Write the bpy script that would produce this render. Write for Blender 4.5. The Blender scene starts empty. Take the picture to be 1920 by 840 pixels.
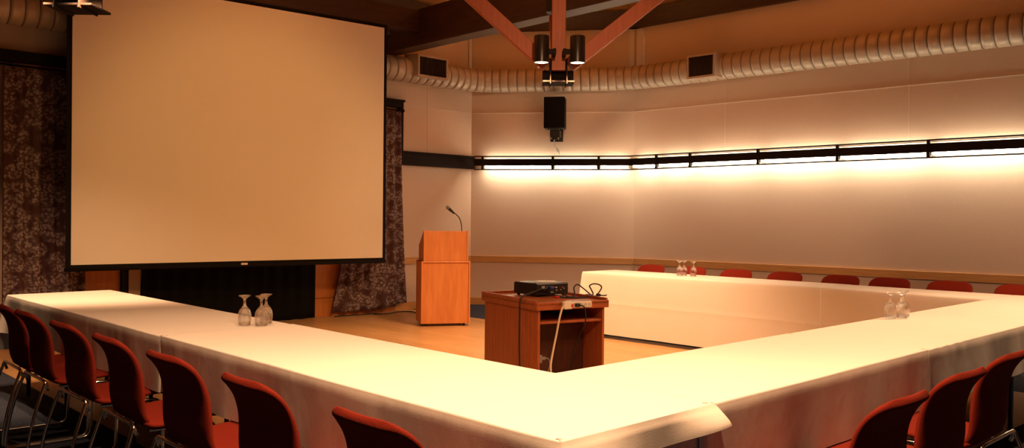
import bpy, bmesh, math, random
from mathutils import Vector, Matrix, noise
random.seed(7)
PI = math.pi
S = bpy.context.scene
COL = S.collection

# ------------------------------------------------------------------ materials
def nodes_of(name):
    m = bpy.data.materials.new(name); m.use_nodes = True
    nt = m.node_tree
    return m, nt, nt.nodes['Principled BSDF']

def plain(name, rgb, rough=0.5, metal=0.0, bump=0.0, bscale=200.0, var=0.0, vscale=8.0, spec=0.5, emit=None, estr=0.0, sheen=0.0):
    m, nt, b = nodes_of(name)
    b.inputs['Base Color'].default_value = (*rgb, 1)
    b.inputs['Roughness'].default_value = rough
    b.inputs['Metallic'].default_value = metal
    b.inputs['Specular IOR Level'].default_value = spec
    if sheen:
        b.inputs['Sheen Weight'].default_value = sheen
        b.inputs['Sheen Roughness'].default_value = 0.5
    tc = nt.nodes.new('ShaderNodeTexCoord')
    if var:
        n = nt.nodes.new('ShaderNodeTexNoise'); n.inputs['Scale'].default_value = vscale
        n.inputs['Detail'].default_value = 4
        nt.links.new(tc.outputs['Object'], n.inputs['Vector'])
        r = nt.nodes.new('ShaderNodeValToRGB')
        r.color_ramp.elements[0].position = 0.3; r.color_ramp.elements[1].position = 0.7
        r.color_ramp.elements[0].color = (*[c * (1 - var) for c in rgb], 1)
        r.color_ramp.elements[1].color = (*[min(1, c * (1 + var)) for c in rgb], 1)
        nt.links.new(n.outputs['Fac'], r.inputs['Fac'])
        nt.links.new(r.outputs['Color'], b.inputs['Base Color'])
    if bump:
        n2 = nt.nodes.new('ShaderNodeTexNoise'); n2.inputs['Scale'].default_value = bscale
        n2.inputs['Detail'].default_value = 3
        nt.links.new(tc.outputs['Object'], n2.inputs['Vector'])
        bp = nt.nodes.new('ShaderNodeBump'); bp.inputs['Strength'].default_value = bump
        bp.inputs['Distance'].default_value = 0.01
        nt.links.new(n2.outputs['Fac'], bp.inputs['Height'])
        nt.links.new(bp.outputs['Normal'], b.inputs['Normal'])
    if emit:
        b.inputs['Emission Color'].default_value = (*emit, 1)
        b.inputs['Emission Strength'].default_value = estr
    return m

def wood(name, c1, c2, rough=0.4, scale=(14, 14, 1.6), planks=None, spec=0.5, coat=0.0):
    """grain runs along the axis with the small scale"""
    m, nt, b = nodes_of(name)
    L = nt.links
    tc = nt.nodes.new('ShaderNodeTexCoord')
    mp = nt.nodes.new('ShaderNodeMapping'); mp.inputs['Scale'].default_value = scale
    L.new(tc.outputs['Object'], mp.inputs['Vector'])
    n = nt.nodes.new('ShaderNodeTexNoise'); n.inputs['Scale'].default_value = 2.0
    n.inputs['Detail'].default_value = 6; n.inputs['Roughness'].default_value = 0.62
    n.inputs['Distortion'].default_value = 0.6
    L.new(mp.outputs['Vector'], n.inputs['Vector'])
    r = nt.nodes.new('ShaderNodeValToRGB')
    r.color_ramp.elements[0].position = 0.32; r.color_ramp.elements[1].position = 0.68
    r.color_ramp.elements[0].color = (*c1, 1); r.color_ramp.elements[1].color = (*c2, 1)
    L.new(n.outputs['Fac'], r.inputs['Fac'])
    out = r.outputs['Color']
    if planks:
        mp2 = nt.nodes.new('ShaderNodeMapping'); mp2.inputs['Rotation'].default_value = planks[2]
        L.new(tc.outputs['Object'], mp2.inputs['Vector'])
        br = nt.nodes.new('ShaderNodeTexBrick')
        br.inputs['Scale'].default_value = 1.0
        br.inputs['Brick Width'].default_value = planks[0]; br.inputs['Row Height'].default_value = planks[1]
        br.inputs['Mortar Size'].default_value = 0.0015
        br.inputs['Color1'].default_value = (1, 1, 1, 1); br.inputs['Color2'].default_value = (.86, .84, .80, 1)
        br.inputs['Mortar'].default_value = (.55, .45, .35, 1)
        L.new(mp2.outputs['Vector'], br.inputs['Vector'])
        mx = nt.nodes.new('ShaderNodeMix'); mx.data_type = 'RGBA'; mx.blend_type = 'MULTIPLY'
        mx.inputs['Factor'].default_value = 1.0
        L.new(out, mx.inputs[6]); L.new(br.outputs['Color'], mx.inputs[7])
        out = mx.outputs[2]
    L.new(out, b.inputs['Base Color'])
    b.inputs['Roughness'].default_value = rough
    b.inputs['Specular IOR Level'].default_value = spec
    b.inputs['Coat Weight'].default_value = coat
    return m

def cloth_mat():
    m, nt, b = nodes_of('white_linen'); L = nt.links
    b.inputs['Base Color'].default_value = (.80, .775, .74, 1)
    b.inputs['Roughness'].default_value = .85
    b.inputs['Specular IOR Level'].default_value = .15
    tc = nt.nodes.new('ShaderNodeTexCoord')
    n = nt.nodes.new('ShaderNodeTexNoise'); n.inputs['Scale'].default_value = 5; n.inputs['Detail'].default_value = 3
    mp = nt.nodes.new('ShaderNodeMapping'); mp.inputs['Scale'].default_value = (1, 1, .5)
    L.new(tc.outputs['Object'], mp.inputs['Vector']); L.new(mp.outputs['Vector'], n.inputs['Vector'])
    n2 = nt.nodes.new('ShaderNodeTexNoise'); n2.inputs['Scale'].default_value = 350
    L.new(tc.outputs['Object'], n2.inputs['Vector'])
    b1 = nt.nodes.new('ShaderNodeBump'); b1.inputs['Strength'].default_value = .25; b1.inputs['Distance'].default_value = .03
    b2 = nt.nodes.new('ShaderNodeBump'); b2.inputs['Strength'].default_value = .12; b2.inputs['Distance'].default_value = .004
    L.new(n.outputs['Fac'], b1.inputs['Height']); L.new(n2.outputs['Fac'], b2.inputs['Height'])
    L.new(b1.outputs['Normal'], b2.inputs['Normal']); L.new(b2.outputs['Normal'], b.inputs['Normal'])
    return m

def floral_mat():
    m, nt, b = nodes_of('floral_fabric'); L = nt.links
    tc = nt.nodes.new('ShaderNodeTexCoord')
    mp = nt.nodes.new('ShaderNodeMapping'); mp.inputs['Scale'].default_value = (1, .25, 1)
    L.new(tc.outputs['Object'], mp.inputs['Vector'])
    nz = nt.nodes.new('ShaderNodeTexNoise'); nz.inputs['Scale'].default_value = 9; nz.inputs['Detail'].default_value = 2
    L.new(mp.outputs['Vector'], nz.inputs['Vector'])
    add = nt.nodes.new('ShaderNodeMix'); add.data_type = 'RGBA'; add.blend_type = 'ADD'; add.inputs['Factor'].default_value = .05
    L.new(mp.outputs['Vector'], add.inputs[6]); L.new(nz.outputs['Color'], add.inputs[7])
    def vor(scale, feat='F1'):
        v = nt.nodes.new('ShaderNodeTexVoronoi'); v.inputs['Scale'].default_value = scale; v.feature = feat
        L.new(add.outputs[2], v.inputs['Vector']); return v
    big = vor(8.0); small = vor(34)
    r1 = nt.nodes.new('ShaderNodeValToRGB')          # blossom clusters
    r1.color_ramp.elements[0].position = .50; r1.color_ramp.elements[0].color = (1, 1, 1, 1)
    r1.color_ramp.elements[1].position = .74; r1.color_ramp.elements[1].color = (0, 0, 0, 1)
    L.new(big.outputs['Distance'], r1.inputs['Fac'])
    r2 = nt.nodes.new('ShaderNodeValToRGB')          # petals
    r2.color_ramp.elements[0].position = .30; r2.color_ramp.elements[0].color = (1, 1, 1, 1)
    r2.color_ramp.elements[1].position = .62; r2.color_ramp.elements[1].color = (.12, .12, .12, 1)
    L.new(small.outputs['Distance'], r2.inputs['Fac'])
    mul = nt.nodes.new('ShaderNodeMath'); mul.operation = 'MULTIPLY'
    L.new(r1.outputs['Color'], mul.inputs[0]); L.new(r2.outputs['Color'], mul.inputs[1])
    mx = nt.nodes.new('ShaderNodeMix'); mx.data_type = 'RGBA'
    mx.inputs[6].default_value = (.080, .036, .040, 1); mx.inputs[7].default_value = (.36, .295, .325, 1)
    L.new(mul.outputs[0], mx.inputs['Factor'])
    L.new(mx.outputs[2], b.inputs['Base Color'])
    b.inputs['Roughness'].default_value = .75; b.inputs['Specular IOR Level'].default_value = .3
    return m

def wall_mat():
    m, nt, b = nodes_of('woven_wall_panel'); L = nt.links
    tc = nt.nodes.new('ShaderNodeTexCoord')
    n = nt.nodes.new('ShaderNodeTexNoise'); n.inputs['Scale'].default_value = 1.0; n.inputs['Detail'].default_value = 3
    mp = nt.nodes.new('ShaderNodeMapping'); mp.inputs['Scale'].default_value = (60, 60, 220)
    L.new(tc.outputs['Object'], mp.inputs['Vector']); L.new(mp.outputs['Vector'], n.inputs['Vector'])
    r = nt.nodes.new('ShaderNodeValToRGB')
    r.color_ramp.elements[0].position = .3; r.color_ramp.elements[0].color = (.74, .575, .475, 1)
    r.color_ramp.elements[1].position = .7; r.color_ramp.elements[1].color = (.80, .63, .525, 1)
    L.new(n.outputs['Fac'], r.inputs['Fac']); L.new(r.outputs['Color'], b.inputs['Base Color'])
    bp = nt.nodes.new('ShaderNodeBump'); bp.inputs['Strength'].default_value = .15; bp.inputs['Distance'].default_value = .004
    L.new(n.outputs['Fac'], bp.inputs['Height']); L.new(bp.outputs['Normal'], b.inputs['Normal'])
    b.inputs['Roughness'].default_value = .8; b.inputs['Specular IOR Level'].default_value = .25
    return m

def carpet_mat():
    m, nt, b = nodes_of('navy_carpet'); L = nt.links
    tc = nt.nodes.new('ShaderNodeTexCoord')
    n = nt.nodes.new('ShaderNodeTexNoise'); n.inputs['Scale'].default_value = 90; n.inputs['Detail'].default_value = 4
    L.new(tc.outputs['Object'], n.inputs['Vector'])
    r = nt.nodes.new('ShaderNodeValToRGB')
    r.color_ramp.elements[0].position = .35; r.color_ramp.elements[0].color = (.028, .036, .060, 1)
    r.color_ramp.elements[1].position = .7; r.color_ramp.elements[1].color = (.07, .088, .135, 1)
    L.new(n.outputs['Fac'], r.inputs['Fac']); L.new(r.outputs['Color'], b.inputs['Base Color'])
    bp = nt.nodes.new('ShaderNodeBump'); bp.inputs['Strength'].default_value = .6; bp.inputs['Distance'].default_value = .006
    L.new(n.outputs['Fac'], bp.inputs['Height']); L.new(bp.outputs['Normal'], b.inputs['Normal'])
    b.inputs['Roughness'].default_value = 1.0; b.inputs['Specular IOR Level'].default_value = .1
    return m

def glass_mat():
    m = bpy.data.materials.new('clear_glass'); m.use_nodes = True; nt = m.node_tree
    for n in list(nt.nodes): nt.nodes.remove(n)
    o = nt.nodes.new('ShaderNodeOutputMaterial'); mx = nt.nodes.new('ShaderNodeMixShader')
    tr = nt.nodes.new('ShaderNodeBsdfTransparent'); tr.inputs['Color'].default_value = (.99, .99, .985, 1)
    g = nt.nodes.new('ShaderNodeBsdfGlass'); g.inputs['IOR'].default_value = 1.5; g.inputs['Roughness'].default_value = 0.0
    mx.inputs[0].default_value = .45
    nt.links.new(tr.outputs[0], mx.inputs[1]); nt.links.new(g.outputs[0], mx.inputs[2])
    nt.links.new(mx.outputs[0], o.inputs['Surface'])
    return m

def emis(name, rgb, s):
    m = bpy.data.materials.new(name); m.use_nodes = True; nt = m.node_tree
    for n in list(nt.nodes): nt.nodes.remove(n)
    o = nt.nodes.new('ShaderNodeOutputMaterial'); e = nt.nodes.new('ShaderNodeEmission')
    e.inputs['Color'].default_value = (*rgb, 1); e.inputs['Strength'].default_value = s
    nt.links.new(e.outputs[0], o.inputs['Surface'])
    return m

TUNG = (1.0, .535, .262)          # tungsten lamps over the tables, and the added corner light
WARM_FILL = (1.0, .49, .135)            # warm tint of the added screen and ceiling lights
FLUO = (1.0, .82, .56)           # fluorescent tubes

M = dict(
    linen=cloth_mat(), floral=floral_mat(), wall=wall_mat(), carpet=carpet_mat(), glass=glass_mat(),
    upper=plain('cream_plaster', (.80, .65, .48), .85, bump=.1, bscale=60, spec=.2),
    ivory=plain('pale_light_stripe', (.86, .82, .70), .5),  # pale colour of the corner strips, imitating stripes of light
    floor=wood('laminate_floor', (.58, .34, .14), (.70, .44, .20), .33, (9, 1.2, 9), planks=(1.3, .19, (0, 0, PI / 2))),
    ceil=wood('ceiling_boards', (.36, .17, .06), (.50, .26, .10), .6, (1.2, 12, 12), planks=(4.0, .14, (0, 0, 0))),
    beam=wood('dark_glulam', (.030, .012, .007), (.055, .022, .012), .55, (1.2, 14, 14)),
    beamy=wood('dark_glulam_long', (.034, .015, .009), (.06, .027, .016), .42, (14, 1.2, 14)),
    strut=wood('red_stained_timber', (.33, .076, .025), (.42, .105, .036), .55, (14, 14, 1.2)),
    maple=wood('maple_trim', (.56, .28, .095), (.68, .37, .14), .42, (1.5, 1.5, 20)),
    panel=wood('orange_wood_panel', (.50, .17, .04), (.60, .23, .06), .5, (10, 10, 1.2)),
    lect=wood('cherry_laminate', (.52, .18, .048), (.64, .25, .075), .38, (9, 9, 1.1)),
    cart=wood('red_oak_veneer', (.32, .078, .024), (.46, .125, .040), .42, (20, 20, 1.5)),
    cartin=wood('shaded_oak', (.055, .014, .008), (.085, .022, .012), .5, (20, 20, 1.5)),  # oak darkened to paint in the shade inside the cart
    carttop=wood('red_oak_top', (.40, .12, .034), (.52, .17, .05), .4, (1.5, 14, 14)),
    frame=plain('dark_bronze_paint', (.011, .006, .005), .7, spec=.2),
    dark=plain('black_metal', (.012, .010, .010), .45),
    blackcloth=plain('black_drape_cloth', (.010, .009, .010), .95, spec=.05),
    lining=plain('beige_lining', (.42, .31, .25), .9, spec=.1),
    screen=plain('screen_fabric', (.86, .84, .80), .9, bump=.05, bscale=500, spec=.1),
    screenblk=plain('screen_black_border', (.010, .009, .009), .8, spec=.1),
    chair=plain('red_upholstery', (.185, .019, .010), .9, bump=.35, bscale=420, var=.14, vscale=260, spec=.1),
    chrome=plain('chrome', (.80, .77, .72), .16, metal=1.0),
    tleg=plain('black_tube_metal', (.010, .010, .010), .35),
    plastic=plain('black_plastic', (.012, .011, .012), .35),
    grey=plain('grey_plastic', (.22, .21, .20), .45),
    white=plain('ivory_plastic', (.84, .79, .68), .4),
    red=plain('red_plastic', (.65, .03, .02), .35),
    blue=plain('blue_plastic', (.025, .05, .28), .35),
    rubber=plain('black_rubber', (.012, .012, .013), .55),
    cordw=plain('ivory_cord', (.72, .62, .45), .5),
    duct=plain('beige_duct_paint', (.54, .455, .37), .36, metal=.10, bump=.03, bscale=60),
    ductseam=plain('duct_lock_seam', (.24, .19, .15), .5),
    steel=plain('brown_steel', (.010, .006, .0045), .8, spec=.1),
    cyl=plain('bronze_lamp_housing', (.020, .014, .011), .33, metal=.2),
    grille=plain('vent_grille', (.045, .030, .024), .6),
    wtop=plain('table_ply', (.40, .28, .18), .6),
    spk=plain('speaker_cabinet', (.008, .007, .007), .8, spec=.15, bump=.3, bscale=300),
    silver=plain('bare_metal', (.55, .52, .48), .4, metal=1.0),
    seam=plain('lit_seam', (.84, .74, .66), .6),  # lighter than the panels, painting in the light the seams catch
    paint=plain('room_paint', (.13, .085, .06), .9, spec=.1),
    nightglass=plain('night_window_glass', (.004, .004, .006), .12, spec=.5),
    tube=emis('fluorescent_tube', FLUO, 30.0), tubeup=emis('upper_fluorescent_tube', FLUO, 14.0),
    lampdisc=emis('lamp_lens', (1.0, .72, .42), 6.0),
    projlabel=plain('port_metal', (.5, .45, .4), .4, metal=.6),
)

# ------------------------------------------------------------------ mesh helpers
def obj(name, bm, mat, parent=None, smooth=False, loc=None):
    me = bpy.data.meshes.new(name)
    bmesh.ops.recalc_face_normals(bm, faces=bm.faces)
    bm.to_mesh(me); bm.free()
    if mat is not None:
        for mm in (mat if isinstance(mat, (list, tuple)) else [mat]): me.materials.append(mm)
    if smooth:
        for p in me.polygons: p.use_smooth = True
    o = bpy.data.objects.new(name, me); COL.objects.link(o)
    if parent is not None: o.parent = parent
    if loc is not None: o.location = loc
    return o

def shade_angle(o, deg=35):
    for p in o.data.polygons: p.use_smooth = True
    try:
        o.data.set_sharp_from_angle(angle=math.radians(deg))
    except Exception:
        pass
    return o

def tag(o, label, cat, group=None):
    o['label'] = label; o['category'] = cat
    if group: o['group'] = group
    return o

def struct(o, label=None):
    o['kind'] = 'structure'
    if label: o['label'] = label
    return o

def thing(name, label, cat, loc=(0, 0, 0), rotz=0, group=None):
    o = bpy.data.objects.new(name, None); COL.objects.link(o)
    o.empty_display_size = .1
    o.location = loc; o.rotation_euler = (0, 0, rotz)
    return tag(o, label, cat, group)

def B(): return bmesh.new()

def box(bm, lo, hi, mtx=None, bev=0.0, seg=2):
    t = bmesh.new()
    bmesh.ops.create_cube(t, size=1)
    for v in t.verts:
        v.co = Vector([(lo[i] + hi[i]) / 2 + v.co[i] * (hi[i] - lo[i]) for i in range(3)])
    if bev:
        bmesh.ops.bevel(t, geom=list(t.edges), offset=bev, segments=seg, profile=.5, affect='EDGES')
    if mtx is not None: t.transform(mtx)
    join(bm, t)
    return bm

def join(bm, t):
    me = bpy.data.meshes.new('tmp'); t.to_mesh(me); t.free()
    bm.from_mesh(me); bpy.data.meshes.remove(me)

def prism(bm, poly, z0, z1):
    """vertical prism over a 2-D polygon"""
    a = [bm.verts.new((x, y, z0)) for x, y in poly]; b = [bm.verts.new((x, y, z1)) for x, y in poly]
    n = len(poly)
    bm.faces.new(a[::-1]); bm.faces.new(b)
    for i in range(n): bm.faces.new((a[i], a[(i + 1) % n], b[(i + 1) % n], b[i]))
    return bm

def catmull(pts, n=8):
    P = [Vector(p) for p in pts]
    if len(P) < 3: return P
    out = []
    for i in range(len(P) - 1):
        p0 = P[max(i - 1, 0)]; p1 = P[i]; p2 = P[i + 1]; p3 = P[min(i + 2, len(P) - 1)]
        for k in range(n):
            t = k / n
            out.append(.5 * ((2 * p1) + (p2 - p0) * t + (2 * p0 - 5 * p1 + 4 * p2 - p3) * t * t + (3 * p1 - p0 - 3 * p2 + p3) * t ** 3))
    out.append(P[-1]); return out

def rounded(pts, r=.03, n=5):
    """polyline with its inner corners rounded"""
    P = [Vector(p) for p in pts]; out = [P[0]]
    for i in range(1, len(P) - 1):
        a = (P[i - 1] - P[i]); b = (P[i + 1] - P[i])
        rr = min(r, a.length * .49, b.length * .49)
        s = P[i] + a.normalized() * rr; e = P[i] + b.normalized() * rr
        for k in range(n + 1):
            t = k / n
            out.append((1 - t) ** 2 * s + 2 * t * (1 - t) * P[i] + t * t * e)
    out.append(P[-1]); return out

def tube(bm, pts, r, seg=10, closed=False, cap=True):
    P = [Vector(p) for p in pts]; n = len(P)
    rad = r if callable(r) else (lambda i: r)
    T = []
    for i in range(n):
        a = P[i - 1] if (i > 0 or closed) else P[i]
        b = P[(i + 1) % n] if (i < n - 1 or closed) else P[i]
        T.append((b - a).normalized())
    up = Vector((0, 0, 1)) if abs(T[0].z) < .9 else Vector((1, 0, 0))
    N = T[0].cross(up).normalized()
    rings = []
    for i in range(n):
        if i:
            ax = T[i - 1].cross(T[i])
            if ax.length > 1e-7:
                N = Matrix.Rotation(T[i - 1].angle(T[i]), 3, ax.normalized()) @ N
        N = (N - T[i] * N.dot(T[i])).normalized()
        Bn = T[i].cross(N)
        rings.append([bm.verts.new(P[i] + (N * math.cos(2 * PI * k / seg) + Bn * math.sin(2 * PI * k / seg)) * rad(i)) for k in range(seg)])
    m = n if closed else n - 1
    for i in range(m):
        A, C = rings[i], rings[(i + 1) % n]
        for k in range(seg): bm.faces.new((A[k], A[(k + 1) % seg], C[(k + 1) % seg], C[k]))
    if cap and not closed:
        bm.faces.new(rings[0][::-1]); bm.faces.new(rings[-1])
    return bm

def lathe(bm, prof, seg=28, mtx=None, closed=False):
    """revolve (r, z) points about z"""
    t = bmesh.new(); rings = []
    for r, z in prof:
        if r < 1e-6: rings.append([t.verts.new((0, 0, z))])
        else: rings.append([t.verts.new((r * math.cos(2 * PI * k / seg), r * math.sin(2 * PI * k / seg), z)) for k in range(seg)])
    idx = list(range(len(rings) - 1)) + ([len(rings) - 1] if closed else [])
    for i in idx:
        a, b = rings[i], rings[(i + 1) % len(rings)]
        for k in range(seg):
            k2 = (k + 1) % seg
            if len(a) == 1 and len(b) == 1: continue
            if len(a) == 1: t.faces.new((a[0], b[k2], b[k]))
            elif len(b) == 1: t.faces.new((a[k], a[k2], b[0]))
            else: t.faces.new((a[k], a[k2], b[k2], b[k]))
    if mtx is not None: t.transform(mtx)
    join(bm, t); return bm

def cyl(bm, p0, p1, r, seg=20):
    return tube(bm, [p0, p1], r, seg)

# ------------------------------------------------------------------ calibrated geometry
XO, XI = 1.688, 2.450            # left row of tables
XF, XB = 7.564, 8.190            # far row
YO, YI = 1.571, 2.321            # near row
YE, YFE = 7.354, 6.728
ZT = .75
YB = 10.308                      # wall behind the screen
C2 = Vector((8.923, YB, 0)); C1 = Vector((10.491, 8.256, 0)); R2 = Vector((10.814, 3.0, 0))
dR = (R2 - C1).normalized(); REND = C1 + dR * 11.6
dM = (C1 - C2).normalized(); LM = (C1 - C2).length
nM = Vector((dM.y, -dM.x, 0)); nM = -nM if nM.dot(C1) > 0 else nM
nR = Vector((dR.y, -dR.x, 0)); nR = -nR if nR.dot(C1) > 0 else nR
XL, YN = -3.2, REND.y

def frame_along(o, d, n):
    """matrix: local x along d, local y along n (towards the room), z up, origin o"""
    return Matrix(((d.x, n.x, 0, o.x), (d.y, n.y, 0, o.y), (0, 0, 1, o.z), (0, 0, 0, 1)))
FM = frame_along(C2, dM, nM); FR = frame_along(C1, dR, nR)

# ------------------------------------------------------------------ the room
bm = B(); box(bm, (1.90, 1.78, -.06), (7.74, YB, 0.0)); struct(obj('floor', bm, M['floor']), 'pale orange laminate wood floor inside the table square')
bm = B()
box(bm, (XL - .1, YN - .1, -.08), (1.90, YB + .1, -.002)); box(bm, (7.74, YN - .1, -.08), (11.6, YB + .1, -.002))
box(bm, (1.90, YN - .1, -.08), (7.74, 1.78, -.002))
struct(obj('floor_carpet', bm, M['carpet']), 'dark navy carpet around the wood floor')

ZW = 3.56
def wall(name, a, b, z0, z1, mat, thick=.14):
    d = (b - a).normalized(); n = Vector((-d.y, d.x, 0))
    if n.dot(Vector((4, 4, 0)) - a) > 0: n = -n
    bm = B(); q = [a, b, b + n * thick, a + n * thick]
    prism(bm, [(v.x, v.y) for v in q], z0, z1)
    return struct(obj(name, bm, mat))

def panel_wall(name, mtx, x0, x1, z0, z1, zseam, seams, mat):
    """wall face split into fabric panels by narrow recessed joints; local x along wall"""
    bm = B(); g = .004
    xs = [x0] + seams + [x1]
    for i in range(len(xs) - 1):
        for (za, zb) in ((2.25, zseam), (zseam, z1)):
            t = bmesh.new()
            box(t, (xs[i] + g * (i > 0), -.10, za + (g * .6 if za > z0 else 0)), (xs[i + 1] - g * (i < len(xs) - 2), 0.0, zb - (g * .6 if zb < z1 else 0)))
            t.transform(mtx); join(bm, t)
    t = bmesh.new(); box(t, (x0, -.16, z0), (x1, -.008, z1)); box(t, (x0, -.10, z0), (x1, 0.0, 2.25)); t.transform(mtx); join(bm, t)
    o = struct(obj(name, bm, mat))
    bm = B()
    box(bm, (x0 + .005, -.002, zseam - .005), (x1 - .005, .006, zseam + .005), mtx)
    for s in seams: box(bm, (s - .0035, -.002, 2.37), (s + .0035, .004, z1), mtx)
    obj('panel_seam', bm, M['seam'], o)
    return o

ZSE = 3.055
FB = frame_along(Vector((0, YB, 0)), Vector((1, 0, 0)), Vector((0, -1, 0)))
panel_wall('wall_back', FB, -1.0, C2.x, 0, ZW, ZSE, [8.03], M['wall'])
panel_wall('wall_corner', FM, 0, LM, 0, ZW, ZSE, [], M['wall'])
panel_wall('wall_right', FR, 0, 11.6, 0, ZW, ZSE, [1.55, 4.05, 6.6, 9.1], M['wall'])
CL = Vector((-1.0, YB, 0)); CL2 = Vector((XL, 8.0, 0)); CN = Vector((XL, YN, 0))
wall('wall_left_corner', CL, CL2, 0, 4.62, M['paint'])
wall('wall_left', CL2, CN, 0, 4.62, M['paint'])
wall('wall_front', CN, REND, 0, 4.62, M['paint'])
# plaster band above the duct, set slightly behind the fabric panels
wall('wall_upper_back', Vector((-1, YB + .01, 0)), C2 + Vector((.005, .01, 0)), ZW, 4.62, M['upper'])
wall('wall_upper_corner', C2 - nM * .01, C1 - nM * .01, ZW, 4.62, M['upper'])
wall('wall_upper_right', C1 - nR * .01, REND - nR * .01, ZW, 4.62, M['upper'])

# ceiling: boards rising from the walls to a flat centre
bm = B()
outer = [CN, REND, C1, C2, CL, CL2]
inner = [Vector((1, 0, 0)), Vector((7.5, 0, 0)), Vector((7.8, 6.6, 0)), Vector((6.6, 7.4, 0)), Vector((2, 7.4, 0)), Vector((1, 6.6, 0))]
o_ = [bm.verts.new((v.x, v.y, 4.61)) for v in outer]; i_ = [bm.verts.new((v.x, v.y, 5.55)) for v in inner]
for k in range(6): bm.faces.new((o_[k], o_[(k + 1) % 6], i_[(k + 1) % 6], i_[k]))
bm.faces.new(i_)
o2 = [bm.verts.new((v.co.x, v.co.y, v.co.z + .12)) for v in o_]; i2 = [bm.verts.new((v.co.x, v.co.y, v.co.z + .12)) for v in i_]
for k in range(6):
    bm.faces.new((o2[k], i2[k], i2[(k + 1) % 6], o2[(k + 1) % 6])); bm.faces.new((o_[k], o2[k], o2[(k + 1) % 6], o_[(k + 1) % 6]))
bm.faces.new(i2[::-1])
struct(obj('ceiling', bm, M['ceil']), 'orange lit board ceiling above the beams')

def along(name, mtx, segs, mat, label=None, bev=.004):
    bm = B()
    for (lo, hi) in segs: box(bm, lo, hi, mtx, bev)
    return struct(obj(name, bm, mat), label)

# chair rails and baseboards
along('trim_1', FB, [((7.44, 0, .680), (C2.x - .004, .022, .780))], M['maple'], 'wooden chair rail on the wall behind the lectern')
along('trim_2', FM, [((.012, 0, .680), (LM - .012, .022, .780))], M['maple'], 'wooden chair rail on the angled corner wall')
along('trim_3', FR, [((.006, 0, .680), (11.5, .022, .780))], M['maple'], 'wooden chair rail on the right wall')
along('baseboard_back', FB, [((6.2, 0, 0), (C2.x - .004, .018, .112))], M['maple'])
along('baseboard_corner', FM, [((.010, 0, 0), (LM - .010, .018, .112))], M['maple'])
along('baseboard_right', FR, [((.006, 0, 0), (11.5, .018, .112))], M['maple'])
# pale strips at the upper corners, standing in for bright stripes of light
along('painted_light_4', FB, [((C2.x - .075, 0, ZW), (C2.x - .012, .014, 4.34))], M['ivory'], 'pale vertical strip imitating a light stripe on the upper wall left corner')
along('painted_light_5', FM, [((LM - .095, -.008, ZW), (LM - .02, .010, 4.33))], M['ivory'], 'pale vertical strip imitating a light stripe left of the upper corner')
along('painted_light_6', FR, [((.03, -.008, ZW), (.16, .010, 4.33))], M['ivory'], 'pale vertical strip imitating a light stripe right of the upper corner')
# dark beams at the head of the walls
along('trim_7', FM, [((-.3, 0, 4.335), (LM + .05, .10, 4.60))], M['beam'], 'dark beam at the head of the angled wall')
along('trim_8', FR, [((-.05, 0, 4.335), (11.5, .10, 4.60))], M['beamy'], 'dark beam at the head of the right wall')
along('trim_9', FB, [((-.9, 0, 4.335), (C2.x, .10, 4.60))], M['beam'], 'dark beam at the head of the wall behind the screen')

# dark rail that carries the light line on past the corner
along('trim_10', FB, [((7.49, 0, 2.185), (C2.x - .02, .10, 2.33)), ((7.49, 0, 2.33), (C2.x - .02, .115, 2.362)), ((7.49, 0, 2.160), (C2.x - .02, .115, 2.188))], M['frame'], 'dark unlit rail between the window and the lights')

# window behind the screen: dark frame, wood side panels, black glass
WX0, WX1 = 1.55, 7.49
bm = B()
box(bm, (WX0, YB - .13, 2.99), (WX1, YB, 3.10), None, .006); box(bm, (WX0 - .02, YB - .15, 3.075), (WX1 + .015, YB, 3.105), None, .004)
box(bm, (WX1 - .07, YB - .13, 2.15), (WX1, YB, 2.99), None, .006)
box(bm, (WX0, YB - .13, 0), (WX0 + .07, YB, 2.99), None, .006)
box(bm, (3.52, YB - .10, 0), (3.585, YB, 2.99), None, .004)
win = struct(obj('window_1', bm, M['frame']), 'wide dark framed window behind the projection screen')
bm = B(); box(bm, (3.585, YB - .03, 0.02), (6.06, YB - .015, 2.99)); obj('glass_pane', bm, M['nightglass'], win)
bm = B(); box(bm, (2.40, YB - .055, 0), (3.52, YB - .02, 2.99), None, .004); obj('wood_panel', bm, M['panel'], win)
bm = B(); box(bm, (6.06, YB - .055, .26), (7.42, YB - .02, 2.99), None, .004); box(bm, (6.06, YB - .055, 0), (7.42, YB - .022, .254), None, .004)
obj('wood_panel', bm, M['panel'], win)

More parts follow.
